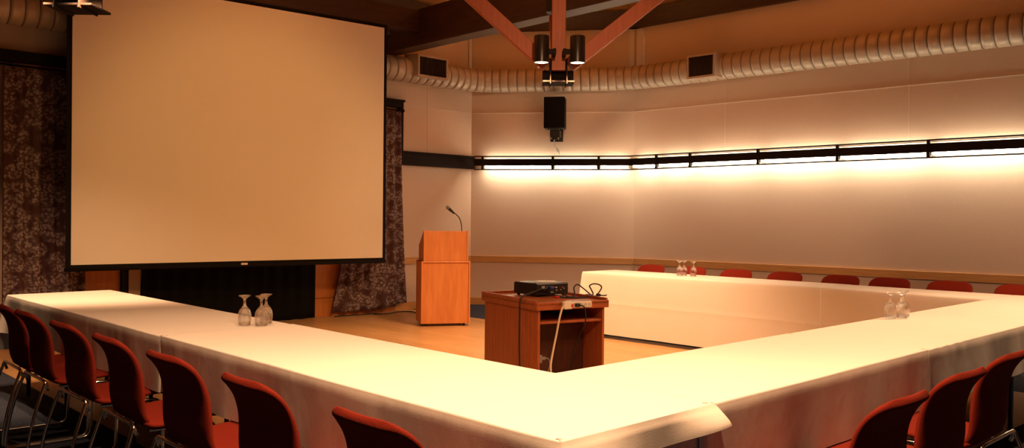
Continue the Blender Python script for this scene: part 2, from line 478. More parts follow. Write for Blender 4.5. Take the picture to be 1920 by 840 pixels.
# ------------------------------------------------------------------ curtains
def curtain(name, label, x0, x1, zt, zb, yc, folds, amp, mat, bx0=None, bx1=None, zb1=None, seed=0, cat='curtain', top_gather=1.0):
    bm = B(); nx, nz = folds * 14, 40
    bx0 = x0 if bx0 is None else bx0; bx1 = x1 if bx1 is None else bx1; zb1 = zb if zb1 is None else zb1
    rnd = random.Random(seed); ph = [rnd.uniform(-.5, .5) for _ in range(folds + 2)]
    g = []
    for j in range(nz + 1):
        v = j / nz; row = []
        for i in range(nx + 1):
            u = i / nx
            e = v * v
            xa = x0 + (bx0 - x0) * e; xb = x1 + (bx1 - x1) * e
            z = zt + ((zb + (zb1 - zb) * max(0, (u - .55) / .45) ** 2) - zt) * v
            w = u * folds; k = int(min(w, folds - 1e-6)); s = w - k + ph[k] * .18 * math.sin(PI * (w - k))
            a = amp * (.55 + .45 * v) * (.8 + .4 * ph[k])
            y = yc - a * math.cos(2 * PI * s) + .012 * math.sin(3.1 * v + 5 * u + seed)
            row.append(bm.verts.new((xa + (xb - xa) * u + .25 * a * math.sin(4 * PI * s) * .5, y, z)))
        g.append(row)
    for j in range(nz):
        for i in range(nx): bm.faces.new((g[j][i], g[j][i + 1], g[j + 1][i + 1], g[j + 1][i]))
    o = obj(name, bm, mat, None, True)
    md = o.modifiers.new('thickness', 'SOLIDIFY'); md.thickness = .006; md.offset = 0
    return tag(o, label, cat)

curtain('window_curtain', 'purple floral curtain hanging at the left of the screen', 2.30, 3.06, 2.925, .03, YB - .13, 5, .040, M['floral'], bx1=3.14, seed=3)
curtain('window_curtain', 'purple floral curtain behind the right edge of the screen, beside the lectern', 6.62, 7.405, 2.925, .055, YB - .155, 6, .042, M['floral'], bx0=6.27, bx1=7.53, zb1=.13, seed=11)
bd = curtain('black_drape', 'black drape below the middle of the projection screen', 3.74, 6.04, 2.95, .01, YB - .11, 12, .022, M['blackcloth'], seed=5)
bm = B(); box(bm, (3.60, YB - .10, .01), (3.735, YB - .085, 2.95), None, .005)
for v in bm.verts:
    if v.co.x > 3.67: v.co.x += .045 * (v.co.z - .45)
obj('lining', bm, M['lining'], bd)
rod = thing('curtain_rod', 'thin dark curtain rod under the window header', 'curtain rod', (0, YB - .145, 2.945))
bm = B(); cyl(bm, (1.7, 0, 0), (7.46, 0, 0), .011, 12); obj('rod', bm, M['steel'], rod, True)
for xx in (1.7, 7.47):
    bm = B(); bmesh.ops.create_uvsphere(bm, u_segments=12, v_segments=8, radius=.022); bmesh.ops.translate(bm, verts=bm.verts, vec=(xx, 0, 0)); obj('finial', bm, M['steel'], rod, True)
for xx in (1.75, 4.6, 7.44):
    bm = B(); box(bm, (xx - .012, 0, -.012), (xx + .012, .145 - .12, .012)); box(bm, (xx - .02, .01, -.03), (xx + .02, .016, .045)); obj('bracket', bm, M['steel'], rod)

# ------------------------------------------------------------------ projection screen
SA = Vector((2.816, 9.65, 0)); SB = Vector((6.551, 9.35, 0)); dS = (SB - SA).normalized(); LS = (SB - SA).length
nS = Vector((dS.y, -dS.x, 0)); nS = -nS if nS.y > 0 else nS
FS = frame_along(Vector((SA.x, SA.y, 0)), dS, nS)
scr = thing('projection_screen', 'large pulled down projection screen with a black edge', 'projection screen', (SA.x, SA.y, .84))
scr.matrix_world = FS @ Matrix.Translation((0, 0, .84))
bm = B(); box(bm, (-.052, -.012, -.045), (LS + .046, -.006, 3.09)); obj('black_border', bm, M['screenblk'], scr)
bm = B(); box(bm, (0, -.006, 0), (LS, 0, 3.045)); obj('screen_fabric', bm, M['screen'], scr)
bm = B(); tube(bm, [(-.06, -.008, -.05), (LS + .05, -.008, -.05)], .020, 12); obj('bottom_bar', bm, M['screenblk'], scr, True)
bm = B(); box(bm, (LS * .5 - .05, .004, -.045), (LS * .5 + .03, .016, -.022), None, .003); obj('pull_tab', bm, M['white'], scr)
bm = B(); box(bm, (-.12, -.13, 2.975), (LS + .10, -.013, 3.084), None, .012); obj('roller_case', bm, M['dark'], scr)

# ------------------------------------------------------------------ roof beams
def beam(name, label, mtx, lo, hi, mat, cat='beam'):
    bm = B(); box(bm, lo, hi, mtx, .008)
    o = obj(name, bm, mat); o['kind'] = 'structure'; o['label'] = label
    return o
beam('trim_11', 'long dark roof beam running from the window wall over the room', None, (7.12, -2.4, 3.74), (7.375, YB - .02, 4.24), M['beamy'])
beam('trim_12', 'dark cross beam above the projection screen', FS, (-3.2, -.22, 3.925), (LS + .62, -.025, 4.225), M['beam'])
beam('trim_13', 'second long dark roof beam to the left', None, (1.70, -2.4, 3.74), (1.955, 9.45, 4.24), M['beamy'])

# ------------------------------------------------------------------ truss nodes with pairs of cylinder lamps
def ceil_z(x, y): return 5.5
def truss_node(x, y, label, spots=True):
    t = thing('truss_strut_joint' if spots else 'hanging_lamp_post', label, 'roof strut' if spots else 'lamp post', (x, y, 2.80), math.radians(-43.65), 'timber strut joints with lamp pairs' if spots else None)
    # local x: to the right across the view, local y: away
    H = 5.53 - 2.80
    bm = B(); box(bm, (-.073, -.073, .13), (.073, .073, H), None, .005); obj('post', bm, M['strut'], t)
    for s in ((-1, 1) if spots else ()):
        bm = B(); a = Vector((s * .12, .03, .20)); b = Vector((s * 2.75, .03, .20 + (2.36 if s < 0 else 2.10)))
        d = (b - a); L = d.length; d.normalize()
        m = Matrix.Translation(a) @ Matrix.Rotation(-math.atan2(d.z, d.x), 4, 'Y')
        box(bm, (0, -.066, -.072), (L, .066, .072), m, .005); obj('diagonal_strut', bm, M['strut'], t)
    for s in ((-1, 1) if spots else ()):
        bm = B(); a = Vector((0, s * .12, .20)); b = Vector((0, s * 2.75, .20 + 2.3))
        d = b - a; L = d.length; ang = math.atan2(d.z, d.y)
        m = Matrix.Translation(a) @ Matrix.Rotation(ang, 4, 'X')
        if s < 0: continue
        box(bm, (-.060, 0, -.066), (.060, L, .066), m, .005); obj('diagonal_strut', bm, M['strut'], t)
    # steel shoe
    bm = B()
    box(bm, (-.165, .02, .0), (.165, .036, .145), None, .003); box(bm, (-.165, -.13, .0), (.165, .16, .016), None, .003)
    for xx in (-.085, .085):
        t2 = bmesh.new(); box(t2, (xx - .006, -.15, -.02), (xx + .006, .12, .25), None, .002)
        for v in t2.verts:
            if v.co.z > .2 and v.co.y < 0: v.co.y = -.09
        join(bm, t2)
    obj('steel_shoe', bm, M['steel'], t)
    for s in (-1, 1):
        bm = B(); cyl(bm, (s * .215, -.03, .185), (s * .205, .05, .185), .014, 8); obj('bolt', bm, M['silver'], t, True)
    bm = B(); cyl(bm, (-.02, .12, .78), (-.02, .12, .92), .105, 20); cyl(bm, (-.02, .12, .30), (-.02, .12, .80), .022, 12); obj('junction_box', bm, M['dark'], t)
    for s in (-1, 1):
        lx, ly, lz = s * .185, -.24, .178
        bm = B(); R = .079; hh = .275
        lathe(bm, [(0, hh), (R * .96, hh), (R, hh - .006), (R, 0), (R - .005, -.001), (R - .008, .004), (R - .008, .06), (0, .06)], 32, Matrix.Translation((lx, ly, lz)))
        c = obj('lamp_cylinder', bm, M['cyl'], t); shade_angle(c)
        bm = B(); lathe(bm, [(0, .004), (R - .009, .004), (R - .009, .010), (0, .010)], 28, Matrix.Translation((lx, ly, lz))); obj('lens', bm, M['lampdisc'], c)
        bm = B(); box(bm, (min(s * .035, s * .125), -.262, lz + .09), (max(s * .035, s * .125), -.218, lz + .14), None, .006); box(bm, (min(s * .035, s * .07), -.27, lz + .085), (max(s * .035, s * .07), -.06, lz + .145), None, .004)
        obj('lamp_arm', bm, M['frame'], t)
    return t

def spot(name, loc, target, watts, color, size, blend, radius=.05):
    l = bpy.data.lights.new(name, 'SPOT'); l.energy = watts; l.color = color
    l.spot_size = math.radians(size); l.spot_blend = blend; l.shadow_soft_size = radius
    o = bpy.data.objects.new(name, l); COL.objects.link(o); o.location = loc
    d = Vector(target) - Vector(loc); o.rotation_euler = d.to_track_quat('-Z', 'Y').to_euler()
    return o

NODES = [(6.56, 6.19, 'red timber roof strut joint above the projector cart, with two black cylinder lamps'),
         (1.90, 6.42, 'steel shoe of a strut joint cut by the top edge, before the screen'),
         (1.85, 1.75, 'strut joint with two lamps over the near corner of the table square'),
         (1.90, 4.05, 'timber post with two lamps over the middle of the left tables'),
         (4.35, 1.75, 'timber post with two lamps over the middle of the near tables'),
         (7.30, 1.50, 'strut joint with two lamps over the right end of the near tables')]
RX = Vector((.7235, -.6903, 0))
for (x, y, lab) in NODES: truss_node(x, y, lab, not lab.startswith('timber post'))
def pair(x, y, tgt, w, size, blend):
    for s in (-1, 1):
        p = Vector((x, y, 2.938)) + RX * (.185 * s) - Vector((.6903, .7235, 0)) * .24
        spot('lamp_light', p, (tgt[0] + RX.x * .185 * s, tgt[1] + RX.y * .185 * s, 0), w * .84, TUNG, size, blend, .03)
pair(1.85, 1.75, (2.0, 1.9), 200, 135, .6)
pair(1.90, 6.42, (2.40, 8.0), 150, 84, .7)
pair(1.90, 4.05, (1.95, 4.15), 44, 125, .8)
pair(6.56, 6.19, (6.85, 6.4), 205, 110, .6)
pair(4.35, 1.75, (4.4, 1.9), 76, 130, .8)
pair(7.30, 1.50, (7.75, 2.15), 125, 150, .6)
spot('corner_fill_light', (2.9, 2.2, 4.0), (10.2, 8.9, .55), 300, TUNG, 58, .95, .2)  # added fill light without a fixture, warms the far corner walls
# added lights without fixtures: one fills the screen, some the ceiling boards
spot('screen_fill_light', (4.1, 2.6, 3.95), (4.75, 9.4, 1.6), 290, WARM_FILL, 44, .7, .2)
for (x, y) in ((8.3, 8.2), (8.9, 4.6), (4.6, 8.4), (4.6, 4.0)):
    l = bpy.data.lights.new('ceiling_fill_light', 'AREA'); l.energy = 20; l.color = WARM_FILL; l.shape = 'DISK'; l.size = .35
    o = bpy.data.objects.new('ceiling_fill_light', l); COL.objects.link(o); o.location = (x, y, 4.28); o.rotation_euler = (PI, 0, 0)
w = bpy.data.worlds.new('room_world'); S.world = w; w.use_nodes = True
w.node_tree.nodes['Background'].inputs['Color'].default_value = (1, .6, .35, 1)
w.node_tree.nodes['Background'].inputs['Strength'].default_value = .008

# ------------------------------------------------------------------ air duct with two vent collars
def duct():
    t = thing('air_duct', 'beige spiral air duct running round the top of the walls', 'air duct', (0, 0, 3.36))
    R = .175; off = .20; zc = R
    a = Vector((.2, YB - off, zc)); 
    def isect(p, d, q, e):
        k = ((q.x - p.x) * e.y - (q.y - p.y) * e.x) / (d.x * e.y - d.y * e.x); return p + d * k
    k1 = isect(Vector((0, YB - off, 0)), Vector((1, 0, 0)), C2 + nM * off, dM)
    k2 = isect(C2 + nM * off, dM, C1 + nR * off, dR)
    b = Vector((k1.x, k1.y, zc)); c = Vector((k2.x, k2.y, zc)); d = C1 + nR * off + dR * 11.2; d = Vector((d.x, d.y, zc))
    P = rounded([a, b, c, d], .42, 8)
    # resample: one narrow lock seam every 14 cm
    cum = [0.0]
    for u, v in zip(P[:-1], P[1:]): cum.append(cum[-1] + (v - u).length)
    offs = [(0.0, .004), (.004, -.006), (.011, -.006), (.015, .004), (.05, .003), (.095, .003)]
    st, rr = [], []
    k = 0
    while k * .14 < cum[-1] - .14:
        for o_, dr in offs: st.append(k * .14 + o_); rr.append(R + dr)
        k += 1
    pts = []; q = 0
    for t_ in st:
        while cum[q + 1] < t_: q += 1
        pts.append(P[q].lerp(P[q + 1], (t_ - cum[q]) / (cum[q + 1] - cum[q])))
    bm = B(); tube(bm, pts, lambda i: rr[i], 36)
    for f in bm.faces:
        pass
    pipe = obj('duct_pipe', bm, [M['duct'], M['ductseam']], t, True)
    for p in pipe.data.polygons:
        ring = min(p.vertices) // 36
        if len(p.vertices) == 4 and ring % 6 in (0, 1, 2): p.material_index = 1
    # vent collars
    def vent(mtx, x0, x1, z0, z1, y1):
        bm = B(); fl = .06
        lo = [(x0 - fl, .20, z0 - .0), (x1 + fl, .20, z0 - .0), (x1 + fl, .20, z1 + .02), (x0 - fl, .20, z1 + .02)]
        hi = [(x0, y1, z0), (x1, y1, z0), (x1, y1, z1), (x0, y1, z1)]
        A = [bm.verts.new(mtx @ Vector(p)) for p in lo]; C = [bm.verts.new(mtx @ Vector(p)) for p in hi]
        for k in range(4): bm.faces.new((A[k], A[(k + 1) % 4], C[(k + 1) % 4], C[k]))
        bd_ = .028
        I = [bm.verts.new(mtx @ Vector(p)) for p in [(x0 + bd_, y1, z0 + bd_), (x1 - bd_, y1, z0 + bd_), (x1 - bd_, y1, z1 - bd_), (x0 + bd_, y1, z1 - bd_)]]
        J = [bm.verts.new(mtx @ Vector(p)) for p in [(x0 + bd_, y1 - .03, z0 + bd_), (x1 - bd_, y1 - .03, z0 + bd_), (x1 - bd_, y1 - .03, z1 - bd_), (x0 + bd_, y1 - .03, z1 - bd_)]]
        for k in range(4):
            bm.faces.new((C[k], C[(k + 1) % 4], I[(k + 1) % 4], I[k])); bm.faces.new((I[k], I[(k + 1) % 4], J[(k + 1) % 4], J[k]))
        bm.faces.new(J); bm.faces.new(A[::-1])
        v = obj('vent_collar', bm, M['duct'], t)
        bm = B(); n = 16
        for k in range(n):
            xx = x0 + bd_ + (k + .5) * (x1 - x0 - 2 * bd_) / n
            box(bm, (xx - .003, y1 - .024, z0 + bd_), (xx + .003, y1 - .006, z1 - bd_), mtx)
        box(bm, (x0 + bd_, y1 - .029, z0 + bd_), (x1 - bd_, y1 - .026, z1 - bd_), mtx)
        obj('vent_grille', bm, M['grille'], v)
    T = Matrix.Translation((0, 0, -3.36))
    vent(T @ FB, 7.50, 8.055, 3.43, 3.745, .455)
    vent(T @ FR, 1.19, 1.63, 3.375, 3.705, .45)
duct()

# ------------------------------------------------------------------ lit wall rails
def light_rail(name, label, mtx, L, posts, o0=0.0, o1=0.0):
    t = thing(name, label, 'wall light', (mtx @ Vector((L / 2, 0, 2.26)))[:])
    W = t.matrix_basis.inverted() @ mtx if False else Matrix.Translation(-Vector((mtx @ Vector((L / 2, 0, 2.26))))) @ mtx
    y1 = .20
    bm = B(); box(bm, (o0, y1 - .018, 2.205), (L - o1, y1, 2.312), W, .003); obj('board', bm, M['frame'], t)
    bm = B(); box(bm, (o0, y1 - .030, 2.343), (L - o1, y1 + .004, 2.360), W, .002); obj('top_rail', bm, M['frame'], t)
    bm = B(); box(bm, (o0, y1 - .020, 2.136), (L - o1, y1 + .004, 2.153), W, .002); obj('bottom_rail', bm, M['frame'], t)
    for p in posts:
        bm = B(); box(bm, (p - .018, y1 - .03, 2.139), (p + .018, y1 + .006, 2.360), W, .003); obj('post', bm, M['frame'], t)
    bm = B(); box(bm, (o0, 0.001, 2.155), (L - o1, .012, 2.345), W, .003); obj('back_channel', bm, M['white'], t)
    xs = [o0] + list(posts) + [L - o1]
    for i in range(len(xs) - 1):
        a, b = xs[i] + .035, xs[i + 1] - .035
        if b - a < .12: continue
        for (ty, tz, tm_) in ((.062, 2.285, 'tubeup'), (.150, 2.195, 'tube')):
            bm = B(); tube(bm, [W @ Vector((a, ty, tz)), W @ Vector((b, ty, tz))], .016, 10); obj('fluorescent_tube', bm, M[tm_], t, True)
            for xx in (a - .012, b + .012):
                bm = B(); box(bm, (xx - .010, .012, tz - .022), (xx + .010, ty + .022, tz + .022), W, .002); obj('tube_socket', bm, M['white'], t)
    bm = B(); box(bm, (o0, .012, 2.236), (L - o1, y1 - .018, 2.246), W); obj('divider', bm, M['white'], t)
    return t
light_rail('wall_light_rail', 'dark lit rail on the short angled wall below the speaker', FM, LM, [.22, 1.33, 2.04], .085, .058)
light_rail('wall_light_rail', 'long dark lit rail along the right wall above the red chairs', FR, 6.5, [.526, 1.10, 2.16, 3.25, 4.34, 5.40, 6.48], .058, .0)

# ------------------------------------------------------------------ wall speaker
tm = FM @ Vector((1.37, .30, 2.753))
sp = thing('wall_speaker', 'black loudspeaker hung on the angled wall above the lit rail', 'speaker', tm[:])
sp.matrix_world = frame_along(tm, dM, nM)
bm = B(); box(bm, (-.16, -.13, .012), (.16, .13, .49), None, .012); obj('cabinet', bm, M['spk'], sp)
bm = B(); box(bm, (-.148, .128, .03), (.148, .142, .475), None, .006); obj('front_grille', bm, M['spk'], sp)
bm = B()
for xx in (-.12, -.04, .04, .13):
    bm = B(); cyl(bm, (xx, .08, .003), (xx, .08, .016), .011, 10); obj('screw', bm, M['silver'], sp)
bm = B(); box(bm, (-.07, -.02, -.155), (.07, .0, .014), None, .003); box(bm, (-.07, -.02, -.006), (.07, .10, .012), None, .002)
box(bm, (-.075, -.30, -.10), (-.06, .0, .0), None, .002); box(bm, (.06, -.30, -.10), (.075, .0, .0), None, .002); box(bm, (-.1, -.30, -.16), (.1, -.288, .06), None, .002)
br = obj('bracket', bm, M['dark'], sp)
bm = B()
for xx in (-.055, .055):
    bm = B(); cyl(bm, (xx, -.002, -.135), (xx, .01, -.135), .012, 10); obj('bolt', bm, M['silver'], br)
cb = tag(obj('speaker_cable', tube(B(), [FM @ v for v in catmull([(1.375, .29, 2.70), (1.37, .10, 2.66), (1.33, .03, 2.60), (1.34, .03, 2.53), (1.40, .035, 2.47), (1.41, .04, 2.42), (1.38, .04, 2.44), (1.37, .03, 2.49), (1.40, .03, 2.44), (1.42, .04, 2.375)], 8)], .0055, 8), M['silver'], None, True), 'thin looped silver cable dangling between the speaker and the lit rail', 'cable')

# ------------------------------------------------------------------ tables and cloths
def table(label, x0, x1, y0, y1, along_x, ins=(.22, .22)):
    t = thing('banquet_table', label, 'table', ((x0 + x1) / 2, (y0 + y1) / 2, 0), 0, 'banquet tables under the white cloths')
    hx, hy = (x1 - x0) / 2, (y1 - y0) / 2
    bm = B(); box(bm, (-hx, -hy, .712), (hx, hy, .738), None, .006); obj('tabletop', bm, M['wtop'], t)
    for s in (-1, 1):
        q_ = ins[0] if s < 0 else ins[1]
        if along_x: a, b = (s * (hx - q_), -hy + .09), (s * (hx - q_), hy - .09)
        else: a, b = (-hx + .09, s * (hy - q_)), (hx - .09, s * (hy - q_))
        for (px, py), (qx, qy) in ((a, b), (b, a)):
            mx, my = px + (qx - px) * .22, py + (qy - py) * .22
            bm = B(); tube(bm, rounded([(mx, my, .71), (mx, my, .66), (px, py, .56), (px, py, .0)], .10, 6), .015, 10); obj('leg', bm, M['tleg'], t, True)
        bm = B(); tube(bm, [(a[0] + (b[0] - a[0]) * .2, a[1] + (b[1] - a[1]) * .2, .63), (a[0] + (b[0] - a[0]) * .8, a[1] + (b[1] - a[1]) * .8, .63)], .012, 10); obj('leg_brace', bm, M['tleg'], t, True)
    return t
e = .012
L3 = (YE - YO) / 3
table('corner table where the left row meets the near row, under white cloth', XO + e, XI - e, YO + e, YO + L3 - .005, False, (.70, .47))
table('middle table of the left row, cloth covered, behind the nearer chairs', XO + e, XI - e, YO + L3 + .005, YO + 2 * L3 - .005, False, (.166, .435))
table('last table of the left row, in front of the left floral curtain', XO + e, XI - e, YO + 2 * L3 + .005, YE - e, False, (.77, .22))
xs = [XI + .005, XI + 1.83, XI + 3.66, XB - e]
table('first near row table, right beside the corner table', xs[0], xs[1] - .005, YO + e, YI - e, True)
table('middle table of the near row, in front of the projector cart', xs[1] + .005, xs[2] - .005, YO + e, YI - e, True)
table('near row table at the right, carrying three upturned glasses', xs[2] + .005, xs[3], YO + e, YI - e, True, (.22, .45))
table('far row table nearer the right edge, beside the right wall chairs', XF + e, XB - e, YI + .01, 4.52, False, (.30, .30))
table('far row table with the free end toward the lectern', XF + e, XB - e, 4.53, YFE - e, False, (.30, .155))

def cloth(name, label, x0, x1, y0, y1, zt, drop, extra=None, vcreases=(), hcreases=(), seed=0, group='white tablecloths', flare=.05, wave=.006):
    """drop(side, t, x, y) -> length of the hanging side; side in x0,x1,y0,y1, t along the side"""
    rnd = random.Random(seed); ph = [rnd.uniform(0, 6.28) for _ in range(6)]
    r = .018; pts = []   # x, y, nx, ny, side, t, dist to nearest corner
    def side(nm, a, b, n):
        L = math.hypot(b[0] - a[0], b[1] - a[1]); k = max(4, int(L / .03))
        for i in range(k + 1):
            t = (r + (L - 2 * r) * i / k) / L
            pts.append((a[0] + (b[0] - a[0]) * t, a[1] + (b[1] - a[1]) * t, n[0], n[1], nm, t, min(t, 1 - t) * L))
    def corner(cx, cy, a0, s0, s1):
        for i in range(1, 6):
            an = a0 + PI / 2 * i / 6; nm = s0 if i <= 3 else s1
            pts.append((cx + r * math.cos(an), cy + r * math.sin(an), math.cos(an), math.sin(an), nm, 1.0 if i <= 3 else 0.0, 0.0))
    side('y0', (x0, y0), (x1, y0), (0, -1)); corner(x1 - r, y0 + r, -PI / 2, 'y0', 'x1')
    side('x1', (x1, y0), (x1, y1), (1, 0)); corner(x1 - r, y1 - r, 0, 'x1', 'y1')
    side('y1', (x1, y1), (x0, y1), (0, 1)); corner(x0 + r, y1 - r, PI / 2, 'y1', 'x0')
    side('x0', (x0, y1), (x0, y0), (-1, 0)); corner(x0 + r, y0 + r, PI, 'x0', 'y0')
    CN_ = dict(y0=('x0y0', 'x1y0'), x1=('x1y0', 'x1y1'), y1=('x1y1', 'x0y1'), x0=('x0y1', 'x0y0'))
    cxy = lambda c: (x0 if 'x0' in c else x1, y0 if 'y0' in c else y1)
    both = {}
    for sd, (ca, cb) in CN_.items():
        for c, t_ in ((ca, 0.03), (cb, .97)):
            X, Y = cxy(c); X = min(max(X, x0 + .04), x1 - .04) if sd[0] == 'y' else X; Y = min(max(Y, y0 + .04), y1 - .04) if sd[0] == 'x' else Y
            both.setdefault(c, []).append(drop(sd, t_, X, Y) > .02)
    FL = [1.0 if all(both[CN_[p[4]][0 if p[5] < .5 else 1]]) else 0.0 for p in pts]
    bm = B(); fr = [0, .015, .04, .09, .16, .24, .32, .40, .48, .49, .50, .58, .66, .74, .82, .90, 1.0]
    loops = []
    def loop(f): loops.append([bm.verts.new(f(p, i)) for i, p in enumerate(pts)])
    def topz(x, y): return zt + .0016 * noise.noise(Vector((x * 2.1, y * 2.1, seed)))
    loop(lambda p, i: (p[0] - p[2] * .035, p[1] - p[3] * .035, topz(p[0], p[1])))
    loop(lambda p, i: (p[0] - p[2] * .008, p[1] - p[3] * .008, topz(p[0], p[1])))
    D = [max(.0015, drop(p[4], p[5], p[0], p[1])) for p in pts]
    s_acc = 0; Sx = []
    for i, p in enumerate(pts):
        if i: s_acc += math.hypot(p[0] - pts[i - 1][0], p[1] - pts[i - 1][1])
        Sx.append(s_acc)
    for f in fr:
        def g(p, i, f=f):
            d = D[i]
            if d < .01: return (p[0], p[1], topz(p[0], p[1]) - .0005 - d * f)
            hang = f * d
            rnd_ = -.006 * max(0, 1 - hang / .02)
            wv = wave * f * (math.sin(Sx[i] * 5.3 + ph[0]) + .6 * math.sin(Sx[i] * 11.7 + ph[1]) + .35 * math.sin(Sx[i] * 23 + ph[2]))
            o = .006 * f + wv + rnd_
            o += FL[i] * flare * f * max(0, 1 - p[6] / .22) ** 2
            for c in vcreases:
                if c[0] == p[4] and abs(p[5] - c[1]) < .004: o += .0018
            if f == .49 and hcreases and p[4] in hcreases: o += .0009
            z = zt - .004 * min(1, hang / .01) - hang
            x, y = p[0] + p[2] * o, p[1] + p[3] * o
            if extra: x, y, z = extra(p, f, d, x, y, z)
            return (x, y, z)
        loop(g)
    n = len(pts)
    for a, c in zip(loops[:-1], loops[1:]):
        for k in range(n): bm.faces.new((a[k], a[(k + 1) % n], c[(k + 1) % n], c[k]))
    # top: grid of strips between opposite points is not needed, fill the inner loop
    bmesh.ops.triangle_fill(bm, use_beauty=True, use_dissolve=False, edges=[ed for ed in bm.edges if ed.verts[0] in set(loops[0]) and ed.verts[1] in set(loops[0]) and len(ed.link_faces) == 1])
    o = obj(name, bm, M['linen'], None, True)
    return tag(o, label, 'tablecloth', group)

# corner under-cloth, then the runs
def d_under(s, t, x, y): return .268 if s in ('x0', 'y0') else 0
cloth('tablecloth', 'short white under-cloth at the near corner, below the lifted cloth edge', XO + .012, XI - .02, YO + .014, YI - .02, .7415, d_under, seed=4, flare=.0)
YS = 4.36; XS = 4.29
def d_l1(s, t, x, y):
    if s == 'x0': return .278 if y > YO + .12 else .09 + .188 * max(0, (y - YO) / .12)
    if s == 'y0': return .078 + .01 * math.sin(3 * t)
    if s == 'x1': return .69 if y > YI + .005 else 0
    return 0
def curl(p, f, d, x, y, z):
    if p[4] == 'y0':
        k = max(0, (p[5] - .62) / .38); k = k * k * (3 - 2 * k)
        y -= .034 * k * math.sin(f * 1.9) + .010 * f * (1 + math.sin(9 * p[5])); z += .016 * k * f * f
        x += .022 * k * f
    return x, y, z
cloth('tablecloth', 'white tablecloth on the near half of the left row, end edge curled', XO, XI, YO, YS, ZT + .004, d_l1, curl, seed=1, flare=.012)
def d_l2(s, t, x, y):
    if s == 'x0': return .278
    if s == 'y1': return .42
    if s == 'x1': return .69
    return 0
cloth('tablecloth', 'white tablecloth on the far half of the left row, toward the screen', XO, XI, YS - .03, YE, ZT, d_l2, None, [('x0', .33), ('x0', .62), ('x0', .80)], seed=2, flare=.06)
def d_n1(s, t, x, y):
    if s == 'y0': return .278
    if s == 'y1': return .69 if x > XI + .03 else 0
    if s == 'x0': return 0
    return 0
cloth('tablecloth', 'white tablecloth on the middle of the near row, in front of the projector cart', XI - .1, XS + .02, YO + .002, YI, ZT + .0015, d_n1, None, [], seed=3, flare=.01)
def d_n2(s, t, x, y):
    if s == 'y0': return .275
    if s == 'x1': return .28
    if s == 'y1': return .69 if x < XF - .01 else 0
    return 0
def ruffle(p, f, d, x, y, z):
    if p[4] == 'y0' and 4.25 < x < 4.95:
        k = math.sin(PI * (x - 4.25) / .7) * max(0, 1 - f / .3)
        y -= .0015 * k * (1 + math.sin(46 * x)); z += .003 * k * math.sin(46 * x + 1)
    return x, y, z
cloth('tablecloth', 'white tablecloth on the right part of the near row, under three upturned glasses', XS - .02, XB, YO, YI, ZT, d_n2, ruffle, [], seed=6, flare=.03, wave=.008)
YQ = 3.74
def d_f1(s, t, x, y):
    if s == 'x0': return .70
    if s == 'y1': return .66
    if s == 'x1': return .28
    return 0
cloth('tablecloth', 'white tablecloth on the free end of the far row, hanging nearly to the floor', XF, XB, YQ, YFE, ZT + .002, d_f1, None, [('x0', .12), ('x0', .26), ('x0', .40), ('x0', .54), ('x0', .68), ('x0', .82)], ('x0',), seed=8, flare=.085, wave=.004)
def d_f2(s, t, x, y):
    if s == 'x0': return .69
    if s == 'x1': return .28
    return 0
cloth('tablecloth', 'white tablecloth on the far row at its right end, meeting the near row', XF + .004, XB, YI + .004, YQ + .03, ZT, d_f2, None, [('x0', .3), ('x0', .6)], ('x0',), seed=9, flare=.0, wave=.006)

# ------------------------------------------------------------------ chairs
def shell_profile():
    # (forward, z): seat front edge -> seat -> rear curve -> back -> flared top
    key = [(.435, .425), (.41, .443), (.33, .452), (.20, .444), (.09, .434), (.035, .445), (.006, .480), (-.004, .54), (-.006, .60), (-.013, .668), (-.034, .732), (-.070, .784), (-.115, .820)]
    pts = catmull([(a, 0, b) for a, b in key], 5)
    return [(p.x, p.z) for p in pts]
PROF = shell_profile()
KS = 5 * 5 + 2                    # where the seat turns into the back
def shell_mesh(i0, i1, endround):
    P = PROF[i0:i1]; th = .034; nj = 14
    S_ = [0]
    for a, b in zip(P[:-1], P[1:]): S_.append(S_[-1] + math.hypot(b[0] - a[0], b[1] - a[1]))
    tot = S_[-1]; bm = B(); F, Bk = [], []
    for i, (f, z) in enumerate(P):
        a = P[max(i - 1, 0)]; b = P[min(i + 1, len(P) - 1)]
        t = Vector((b[0] - a[0], b[1] - a[1])).normalized(); n = Vector((-t.y, t.x))
        # normal pointing to the sitter's side
        if endround == 'back':
            d = tot - S_[i]; R = .085
        else:
            d = S_[i]; R = .075
        W = .222 - (.026 * min(1, max(0, (z - .58) / .22)) if endround == 'back' else 0)
        w = W if d >= R else W - R + math.sqrt(max(0, R * R - (R - d) ** 2))
        w = max(w, W - R + .004)
        edge = 1.0
        rf, rb = [], []
        for j in range(nj + 1):
            v = -1 + 2 * j / nj; y = w * v
            bow = (.016 if endround == 'back' else 0) * v * v
            puff = th / 2 * (1 - .45 * abs(v) ** 8)
            dd = min(1, (d + .004) / .02) ** .5
            q = puff * (.55 + .45 * dd)
            s = -1
            # sitter side: seat up, back forward
            nx, nz = (n.x, n.y)
            if endround != 'back' and nz < 0: nx, nz = -nx, -nz
            if endround == 'back' and nx < 0: nx, nz = -nx, -nz
            rf.append(bm.verts.new((f + bow + nx * q, y, z + nz * q)))
            rb.append(bm.verts.new((f + bow - nx * q, y, z - nz * q)))
        F.append(rf); Bk.append(rb)
    m = len(P)
    for i in range(m - 1):
        for j in range(nj):
            bm.faces.new((F[i][j], F[i][j + 1], F[i + 1][j + 1], F[i + 1][j])); bm.faces.new((Bk[i][j], Bk[i + 1][j], Bk[i + 1][j + 1], Bk[i][j + 1]))
        for j in (0, nj):
            bm.faces.new((F[i][j], F[i + 1][j], Bk[i + 1][j], Bk[i][j]))
    for i in (0, m - 1):
        for j in range(nj): bm.faces.new((F[i][j], F[i][j + 1], Bk[i][j + 1], Bk[i][j]))
    return bm

